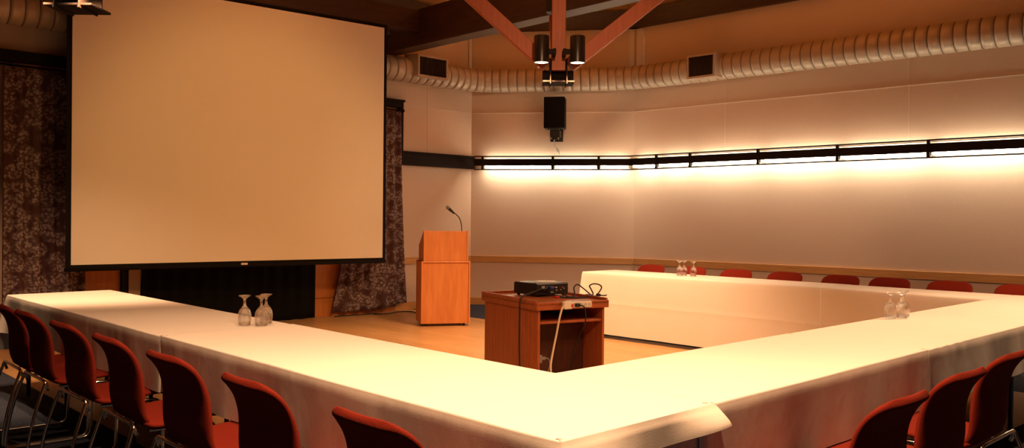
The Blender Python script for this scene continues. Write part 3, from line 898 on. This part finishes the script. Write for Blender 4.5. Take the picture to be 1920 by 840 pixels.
def make_chair():
    t = thing('stacking_chair', '', 'chair')
    s = obj('seat', shell_mesh(0, KS + 1, 'seat'), M['chair'], t, True)
    b = obj('backrest', shell_mesh(KS, len(PROF), 'back'), M['chair'], t, True)
    for o in (s, b):
        md = o.modifiers.new('soft', 'SUBSURF'); md.levels = 1; md.render_levels = 1
    bm = B(); tube(bm, rounded([(-.012, -.212, .400), (-.028, -.205, .452), (-.028, .205, .452), (-.012, .212, .400)], .03, 5), .0085, 10); obj('rear_bar', bm, M['chrome'], t, True)
    for sd in (-1, 1):
        y = .212 * sd
        bm = B(); tube(bm, catmull([(-.026, y * .98, .445), (-.052, y, .37), (-.090, y * 1.03, .24), (-.115, y * 1.05, .10), (-.118, y * 1.06, .03)], 6) + rounded([(-.118, y * 1.06, .028), (-.112, y * 1.06, .012), (.10, y * 1.06, .0095), (.335, y * 1.04, .012), (.352, y * .98, .33), (.335, y * .9, .412), (.05, y * .86, .412)], .045, 6)[1:], .0085, 10)
        obj('leg_frame', bm, M['chrome'], t, True)
    bm = B(); tube(bm, [(.20, -.185, .412), (.20, .185, .412)], .0085, 10); obj('seat_bar', bm, M['chrome'], t, True)
    return t
def copy_thing(root):
    r = root.copy(); COL.objects.link(r)
    for ch in root.children:
        c = ch.copy(); COL.objects.link(c); c.parent = r
        c.matrix_parent_inverse = ch.matrix_parent_inverse.copy()
        for g in ch.children:
            d = g.copy(); COL.objects.link(d); d.parent = c
    return r
chair0 = make_chair(); used = []
def place(x, y, rz, label, group):
    o = chair0 if not used else copy_thing(chair0)
    used.append(1)
    o.location = (x, y, 0); o.rotation_euler = (0, 0, rz); o['label'] = label; o['group'] = group
    return o
LX = 1.395
GL, GN, GF = 'red chairs along the left row', 'red chairs along the near row', 'red chairs along the far row'
for yy, lab in ((1.95, 'red upholstered chair nearest the camera on the left row, only its back top showing'),
                (2.665, 'second red chair from the near corner on the left row'),
                (3.34, 'third red chair from the near corner on the left row'),
                (4.00, 'fourth red chair from the near corner, beside the left row cloth fold'),
                (4.65, 'red chair in the left row, fifth from the near corner'),
                (5.32, 'second last red chair toward the curtain, overlapping the last one'),
                (5.80, 'last red chair of the left row, cut by the left edge of the photo')):
    place(LX, yy, random.uniform(-.03, .03), lab, GL)
for xx, lab, dy in ((2.72, 'red chair nearest the corner on the near row, leftmost of the right-hand chairs', 0), (3.35, 'middle red chair of the three on the near row', .03), (3.99, 'red chair cut by the right edge, its chrome bar showing', .06)):
    place(xx, 1.145 + dy, PI / 2 + random.uniform(-.03, .03), lab, GN)
FY = [6.30, 5.72, 5.13, 4.54, 3.93, 3.44, 2.89, 2.31]
FLAB = ['red chair back behind the far row, nearest the lectern end', 'red chair behind the far row glasses', 'red chair behind the far row, third from the lectern end', 'fourth red chair back along the right wall from the lectern end',
        'fifth red chair back along the right wall from the lectern end', 'red chair behind the far row, third from the right end', 'second last red chair at the right end of the far row', 'last red chair of the far row, cut by the right edge']
for yy, lab in zip(FY, FLAB): place(8.31, yy, PI + random.uniform(-.03, .03), lab, GF)

# ------------------------------------------------------------------ upturned glasses
def make_glass():
    H = .165
    # upside down: rim on the table at z=0, foot on top at z=H
    outer = [(.0325, 0), (.0345, .018), (.0365, .038), (.0365, .055), (.033, .072), (.025, .088), (.015, .099), (.0085, .108), (.0065, .122), (.0065, .134), (.009, .144), (.018, .154), (.0315, .1615), (.0330, H - .001), (.0325, H), (0, H + .0002)]
    inner = [(0, .096), (.008, .095), (.0225, .086), (.0312, .071), (.0348, .055), (.0348, .038), (.0328, .018), (.0312, 0.0)]
    bm = B(); lathe(bm, inner + outer, 36)
    return bm
g0 = None
def put_glass(x, y, label, group):
    global g0
    if g0 is None:
        g0 = obj('water_goblet', make_glass(), M['glass'], None, True); o = g0
        # foot and stem as a part of its own would split the glass body: the goblet stays one piece
    else:
        o = g0.copy(); COL.objects.link(o)
    o.location = (x, y, ZT + .0065); o.rotation_euler = (0, 0, random.uniform(0, 6))
    return tag(o, label, 'glass', group)
put_glass(2.205, 4.47, 'upturned clear goblet on the left row, leftmost of three', 'upturned goblets on the left row')
put_glass(2.262, 4.385, 'upturned clear goblet on the left row, front one of three', 'upturned goblets on the left row')
put_glass(2.335, 4.47, 'upturned clear goblet on the left row, rear right one of three', 'upturned goblets on the left row')
put_glass(5.47, 2.245, 'upturned goblet on the near row, leftmost of three by the table edge', 'upturned goblets on the near row')
put_glass(5.545, 2.205, 'upturned goblet on the near row, middle of three', 'upturned goblets on the near row')
put_glass(5.655, 2.235, 'upturned goblet on the near row, rightmost of three', 'upturned goblets on the near row')
put_glass(7.86, 5.54, 'upturned goblet on the far row, leftmost of three before the red chairs', 'upturned goblets on the far row')
put_glass(7.93, 5.53, 'upturned goblet on the far row, half hidden middle of three', 'upturned goblets on the far row')
put_glass(7.89, 5.38, 'upturned goblet on the far row, rightmost of three standing apart', 'upturned goblets on the far row')

# ------------------------------------------------------------------ lectern
LA = Vector((6.563, 8.524, 0)); LB = Vector((7.110, 8.213, 0)); dL = (LB - LA).normalized(); WL = (LB - LA).length
nL = Vector((-dL.y, dL.x, 0))     # away from the viewer
nL = nL if nL.dot(LA) > 0 else -nL
lec = thing('lectern', 'orange wood lectern with a gooseneck microphone, left of the angled wall', 'lectern', LA[:])
lec.matrix_world = frame_along(LA, dL, nL)
DL = .47
z0, zs, zt1 = .035, .825, 1.215
bm = B(); box(bm, (.022, .010, z0), (WL - .022, .030, zs - .012), None, .003); obj('front_panel', bm, M['lect'], lec)
for xx in (0, WL - .022):
    bm = B(); box(bm, (xx, -.006, z0), (xx + .022, DL, zs), None, .004); obj('side_panel', bm, M['lect'], lec)
bm = B(); box(bm, (.0, -.008, zs - .018), (WL, DL, zs), None, .004); obj('ledge', bm, M['lect'], lec)
bm = B(); box(bm, (.022, .03, z0), (WL - .022, DL - .01, z0 + .02), None, .002); box(bm, (.022, .03, .42), (WL - .022, DL - .03, .44), None, .002); obj('shelf', bm, M['lect'], lec)
ins = .028
bm = B(); box(bm, (ins + .018, .012, zs), (WL - ins - .018, .030, zt1 - .006), None, .003); obj('upper_front_panel', bm, M['lect'], lec)
for xx in (ins, WL - ins - .020):
    t2 = bmesh.new(); box(t2, (xx, -.002, zs), (xx + .020, DL - .03, zt1 + .006), None, .003)
    for v in t2.verts:
        if v.co.z > 1.0 and v.co.y > .2: v.co.z -= .20
    bm = B(); join(bm, t2); obj('upper_side_panel', bm, M['lect'], lec)
t2 = bmesh.new(); box(t2, (ins + .02, .03, zt1 - .03), (WL - ins - .02, DL - .03, zt1 - .012), None, .002)
for v in t2.verts: v.co.z -= .20 * (v.co.y - .0) / (DL - .03)
bm = B(); join(bm, t2); obj('reading_top', bm, M['lect'], lec)
for xx in (.07, WL - .07):
    for yy in (.07, DL - .07):
        bm = B(); cyl(bm, (xx - .014, yy, .022), (xx + .014, yy, .022), .022, 16); box(bm, (xx - .02, yy - .022, .030), (xx + .02, yy + .022, .042)); obj('caster', bm, M['rubber'], lec)
mic = thing('gooseneck_microphone', 'black gooseneck microphone standing on the lectern', 'microphone', (LA + dL * .535 + nL * .12 + Vector((0, 0, 1.148)))[:])
mic.matrix_world = frame_along(LA + dL * .535 + nL * .12 + Vector((0, 0, 1.142)), dL, nL)
bm = B(); lathe(bm, [(0, 0), (.022, 0), (.022, .012), (.010, .02), (0, .02)], 18); obj('base', bm, M['dark'], mic, True)
neck = catmull([(0, 0, .015), (0, 0, .08), (-.008, -.002, .16), (-.035, -.006, .235), (-.085, -.012, .285), (-.105, -.014, .296)], 8)
bm = B(); tube(bm, neck, .0065, 10); obj('gooseneck', bm, M['dark'], mic, True)
hd = Vector((-.62, -.08, .52)).normalized(); hp = Vector((-.10, -.014, .290))
rot = Vector((0, 0, 1)).rotation_difference(hd).to_matrix().to_4x4()
bm = B(); lathe(bm, [(0, 0), (.012, 0), (.014, .01), (.014, .03), (.018, .05), (.021, .095), (.0215, .10), (0, .10)], 20, Matrix.Translation(hp) @ rot); obj('microphone_body', bm, M['dark'], mic, True)
bm = B(); lathe(bm, [(0, .10), (.022, .10), (.0245, .108), (.0245, .118), (.021, .131), (.011, .141), (0, .143)], 20, Matrix.Translation(hp) @ rot); obj('microphone_grille', bm, M['grey'], mic, True)

# lectern cable on the floor
tag(obj('floor_cable', tube(B(), catmull([(7.15, 8.95, .008), (7.35, 9.55, .008), (7.50, 9.95, .008), (7.33, 10.06, .008), (7.06, 9.96, .008), (6.90, 10.03, .008), (6.98, 10.09, .008), (6.70, 10.10, .008), (6.30, 10.12, .008)], 8), .007, 8), M['rubber'], None, True), 'black cable on the floor between the lectern and the floral curtain', 'cable')

# ------------------------------------------------------------------ projector cart
CA = Vector((4.426, 4.366, 0)); e1 = Vector((.6185, -.164, 0)); WC = e1.length; e1.normalize()
e2 = Vector((-e1.y, e1.x, 0)); DC = .90
cart = thing('projector_cart', 'red brown wooden cart with an open back inside the table square', 'cart', CA[:])
FC = frame_along(CA, e1, e2); cart.matrix_world = FC
ov = .024; ap = .066
bm = B(); box(bm, (0, 0, .745 - .022), (WC, DC, .745), None, .004); obj('top', bm, M['carttop'], cart)
bm = B()
box(bm, (0, 0, .76 - ap), (WC, .018, .752), None, .003); box(bm, (0, DC - .018, .76 - ap), (WC, DC, .768), None, .003)
box(bm, (0, .018, .76 - ap), (.018, DC - .018, .766), None, .003); box(bm, (WC - .018, .018, .76 - ap), (WC, DC - .018, .766), None, .003)
obj('rim', bm, M['cart'], cart)
for xx in (ov, WC - ov - .02):
    bm = B(); box(bm, (xx, ov, .06), (xx + .02, DC - ov, .725), None, .003)
    if xx == ov: box(bm, (xx - .004, ov + .13, .06), (xx, DC - ov, .70), None, .001)
    obj('side_panel', bm, M['cart'], cart)
bm = B(); box(bm, (ov + .02, DC - ov - .02, .06), (WC - ov - .02, DC - ov, .72), None, .002); obj('front_panel', bm, M['cart'], cart)
bm = B(); box(bm, (ov + .02, ov + .012, .588), (WC - ov - .02, DC - ov - .02, .606), None, .002); obj('shelf', bm, M['cart'], cart)
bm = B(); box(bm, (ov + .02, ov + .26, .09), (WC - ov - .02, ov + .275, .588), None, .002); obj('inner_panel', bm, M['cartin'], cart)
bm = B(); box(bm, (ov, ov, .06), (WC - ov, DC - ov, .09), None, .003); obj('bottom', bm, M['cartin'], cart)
for xx in (.08, WC - .08):
    for yy in (.1, DC - .1):
        bm = B(); cyl(bm, (xx - .014, yy, .027), (xx + .014, yy, .027), .027, 18); box(bm, (xx - .02, yy - .02, .045), (xx + .02, yy + .02, .062)); obj('caster', bm, M['rubber'], cart)

# projector on the tray
pj = thing('projector', 'black projector lying on the wooden cart', 'projector', (0, 0, 0))
PA = Vector((4.795, 4.735, .746)); ph_ = math.radians(-6)
pj.location = PA; pj.rotation_euler = (0, 0, ph_)
bm = B(); box(bm, (0, 0, .014), (.335, .30, .108), None, .010); obj('body', bm, M['plastic'], pj)
bm = B(); lathe(bm, [(0, 0), (.075, 0), (.075, .004), (.07, .006), (0, .006)], 32, Matrix.Translation((.20, .13, .107)) @ Matrix.Diagonal((1.35, .9, 1, 1))); obj('pale_oval', bm, M['white'], pj, True)  # pale oval disc on top of the body
bm = B(); box(bm, (.03, .05, .107), (.10, .10, .111), None, .001); obj('control_panel', bm, M['grey'], pj)
for k, (px, pz, mt) in enumerate(((.19, .070, 'red'), (.205, .070, 'white'), (.205, .050, 'white'), (.22, .050, 'red'), (.235, .070, 'blue'), (.25, .050, 'projlabel'), (.265, .070, 'red'), (.285, .06, 'projlabel'))):
    bm = B(); cyl(bm, (px, -.004, pz), (px, .004, pz), .0055, 12); obj('socket', bm, M[mt], pj, True)
bm = B(); box(bm, (.05, -.002, .06), (.085, .004, .085), None, .001); box(bm, (.10, -.002, .065), (.12, .004, .08), None, .001); obj('port', bm, M['projlabel'], pj)
for xx in (.03, .305):
    for yy in (.03, .27):
        bm = B(); cyl(bm, (xx, yy, 0), (xx, yy, .016), .012, 12); obj('foot', bm, M['rubber'], pj)
bm = B(); cyl(bm, (.11, .298, .062), (.11, .325, .062), .036, 24); obj('lens', bm, M['plastic'], pj, True)
PJ = Matrix.Translation(PA) @ Matrix.Rotation(ph_, 4, 'Z')
def W(pts, m): return [m @ Vector(p) for p in pts]
# blue plug and video cable behind the projector
vga = thing('video_cable', 'dark video cable with a blue plug, looped over the cart top', 'cable', (PJ @ Vector((.13, -.03, 0)))[:])
vm = Matrix.Translation(-Vector(vga.location))
def part_tube(name, pts, r, mat, parent, m): return obj(name, tube(B(), [parent_m @ p for p in catmull(W(pts, m), 8)], r, 8), mat, parent, True)
parent_m = vm
part_tube('cord', [(.135, -.045, .072), (.16, -.10, .055), (.185, -.15, .012), (.22, -.18, .008), (.28, -.14, .02), (.305, -.10, .07), (.335, -.11, .095), (.37, -.15, .06), (.40, -.19, .02)], .0055, M['rubber'], vga, PJ)
bm = B(); box(bm, (.105, -.05, .060), (.150, -.004, .082), vm @ PJ, .004); obj('blue_plug', bm, M['blue'], vga)
tag(vga, 'dark video cable with blue plugs looping over the cart top behind the projector', 'cable')
bm = B(); box(bm, (.345, -.215, .004), (.395, -.185, .024), vm @ PJ, .004); obj('blue_plug', bm, M['blue'], vga)
lp = thing('looped_cable', 'black cable standing in a loop on the right of the cart top', 'cable', (PJ @ Vector((.45, -.2, 0)))[:])
parent_m = Matrix.Translation(-Vector(lp.location))
part_tube('cord', [(.40, -.20, .012), (.45, -.17, .02), (.43, -.165, .06), (.42, -.16, .085), (.455, -.17, .10), (.50, -.19, .092), (.515, -.20, .07), (.49, -.20, .035), (.47, -.20, .012), (.53, -.22, .006), (.57, -.20, .006)], .0055, M['rubber'], lp, PJ)
bm = B(); box(bm, (.465, -.215, .0), (.495, -.185, .022), parent_m @ PJ, .004); obj('adapter', bm, M['plastic'], lp)
pc = thing('projector_cable', 'black cable from the projector hanging over the left side of the cart', 'cable', (FC @ Vector((-.02, .3, 0)))[:])
parent_m = Matrix.Translation(-Vector(pc.location))
a0 = PJ @ Vector((.06, -.02, .060)); loc = FC.inverted()
q = loc @ a0
part_tube('cord', [q, (q.x - .06, q.y - .06, q.z + .01), (q.x - .16, q.y - .10, .80), (.015, .24, .78), (-.016, .225, .745), (-.022, .22, .66), (-.020, .225, .45), (-.016, .225, .30), (-.02, .20, .18), (-.03, .16, .05), (-.05, .10, .008), (-.02, -.03, .008)], .006, M['rubber'], pc, FC)
bm = B(); box(bm, (-.02, -.012, -.011), (.02, .012, .011), parent_m @ Matrix.Translation(a0), .004); obj('plug', bm, M['plastic'], pc)
av = thing('audio_cable', 'tangle of dark audio cable with a red plug lying on the cart top', 'cable', (PJ @ Vector((.1, -.15, 0)))[:])
parent_m = Matrix.Translation(-Vector(av.location))
part_tube('cord', [(.09, -.01, .045), (.085, -.07, .05), (.09, -.12, .02), (.12, -.17, .008), (.19, -.23, .006), (.27, -.25, .006), (.34, -.24, .006), (.39, -.21, .008), (.44, -.23, .006)], .0065, M['rubber'], av, PJ)
bm = B(); box(bm, (.055, -.10, .02), (.095, -.055, .05), parent_m @ PJ, .008); obj('plug', bm, M['plastic'], av)
bm = B(); cyl(bm, parent_m @ PJ @ Vector((.07, -.12, .010)), parent_m @ PJ @ Vector((.095, -.16, .008)), .008, 10); obj('red_plug', bm, M['red'], av, True)

# power strip on the back edge of the cart
ps = thing('power_strip', 'ivory power strip fixed to the back edge of the cart top', 'power strip', (FC @ Vector((.34, -.02, .72)))[:])
ps.matrix_world = frame_along(FC @ Vector((.215, 0, .728)), e1, e2)
bm = B(); box(bm, (.02, -.036, -.022), (.245, -.001, .024), None, .006); obj('housing', bm, M['white'], ps)
bm = B(); box(bm, (-.005, -.044, -.030), (.070, -.001, .030), None, .010); obj('end_cap', bm, M['white'], ps)
bm = B(); box(bm, (.055, -.050, -.014), (.070, -.040, .010), None, .003); obj('switch', bm, M['red'], ps)
for k in range(4):
    xx = .118 + k * .035
    bm = B(); box(bm, (xx - .010, -.0375, -.010), (xx - .007, -.0355, .004)); box(bm, (xx + .004, -.0375, -.010), (xx + .007, -.0355, .004)); cyl(bm, (xx - .002, -.0375, .010), (xx - .002, -.0355, .010), .003, 8); obj('outlet', bm, M['grey'], ps)
bm = B(); tube(bm, catmull([(-.002, -.03, -.005), (-.03, -.05, -.02), (-.055, -.055, -.09), (-.075, -.05, -.20), (-.105, -.05, -.33), (-.125, -.055, -.42), (-.128, -.06, -.52), (-.15, -.07, -.63), (-.17, -.09, -.71), (-.14, -.2, -.719)], 8), .0075, 10); obj('cord', bm, M['cordw'], ps, True)
pg = thing('plug_cord', 'black plug and cord hanging from the ivory power strip', 'cable', (FC @ Vector((.33, -.05, .72)))[:])
pg.matrix_world = frame_along(FC @ Vector((.215, 0, .728)), e1, e2)
bm = B(); box(bm, (.085, -.066, -.014), (.125, -.036, .014), None, .006); obj('plug', bm, M['plastic'], pg)
bm = B(); tube(bm, catmull([(.112, -.058, .0), (.15, -.065, -.01), (.172, -.055, -.05), (.182, -.045, -.11), (.185, -.02, -.16), (.19, .09, -.30), (.18, .16, -.50), (.17, .15, -.63)], 8), .005, 8); obj('cord', bm, M['rubber'], pg, True)
gp = thing('outlet_adapter', 'grey plug and thin cable inside the open back of the cart, at its left side', 'plug', (FC @ Vector((.06, .06, .3)))[:])
gp.matrix_world = FC @ Matrix.Translation((ov + .02, .07, .33))
bm = B(); box(bm, (0, -.03, -.03), (.03, .03, .03), None, .005); box(bm, (.03, -.016, -.012), (.07, .016, .012), None, .005); obj('plug', bm, M['grey'], gp)
bm = B(); tube(bm, catmull([(.07, 0, 0), (.10, -.005, -.01), (.105, -.01, -.06), (.07, -.02, -.13), (.03, -.02, -.18), (.015, -.02, -.235)], 8), .0045, 8); obj('cord', bm, M['grey'], gp, True)

# ------------------------------------------------------------------ camera
r_ = Vector((0.7235057845999037, -0.6902561942326785, 0.009260992057902009))
u_ = Vector((-0.00335700270872111, 0.009897304003210478, 0.9999453854617669))
f_ = Vector((0.6903101550631364, 0.7234973598409927, -0.004843564784515938))
cd = bpy.data.cameras.new('camera'); cam = bpy.data.objects.new('camera', cd); COL.objects.link(cam)
cd.sensor_width = 36; cd.lens = 1595.4645 / 1920 * 36; cd.clip_start = .05
cam.matrix_world = Matrix(((r_.x, u_.x, -f_.x, 0), (r_.y, u_.y, -f_.y, 0), (r_.z, u_.z, -f_.z, 1.35726), (0, 0, 0, 1)))
S.camera = cam

# ------------------------------------------------------------------ look
vs = S.view_settings
S.display_settings.display_device = 'sRGB'
vs.view_transform = 'Standard'; vs.look = 'None'; vs.gamma = 1.0; vs.exposure = 0.8; vs.use_curve_mapping = False
S.cycles.use_denoising = True
try: S.cycles.denoiser = 'OPENIMAGEDENOISE'
except Exception: pass
S.cycles.max_bounces = 12; S.cycles.diffuse_bounces = 4; S.cycles.glossy_bounces = 3; S.cycles.transmission_bounces = 10; S.cycles.transparent_max_bounces = 16
S.cycles.sample_clamp_indirect = 6.0
S.cycles.caustics_reflective = False; S.cycles.caustics_refractive = True
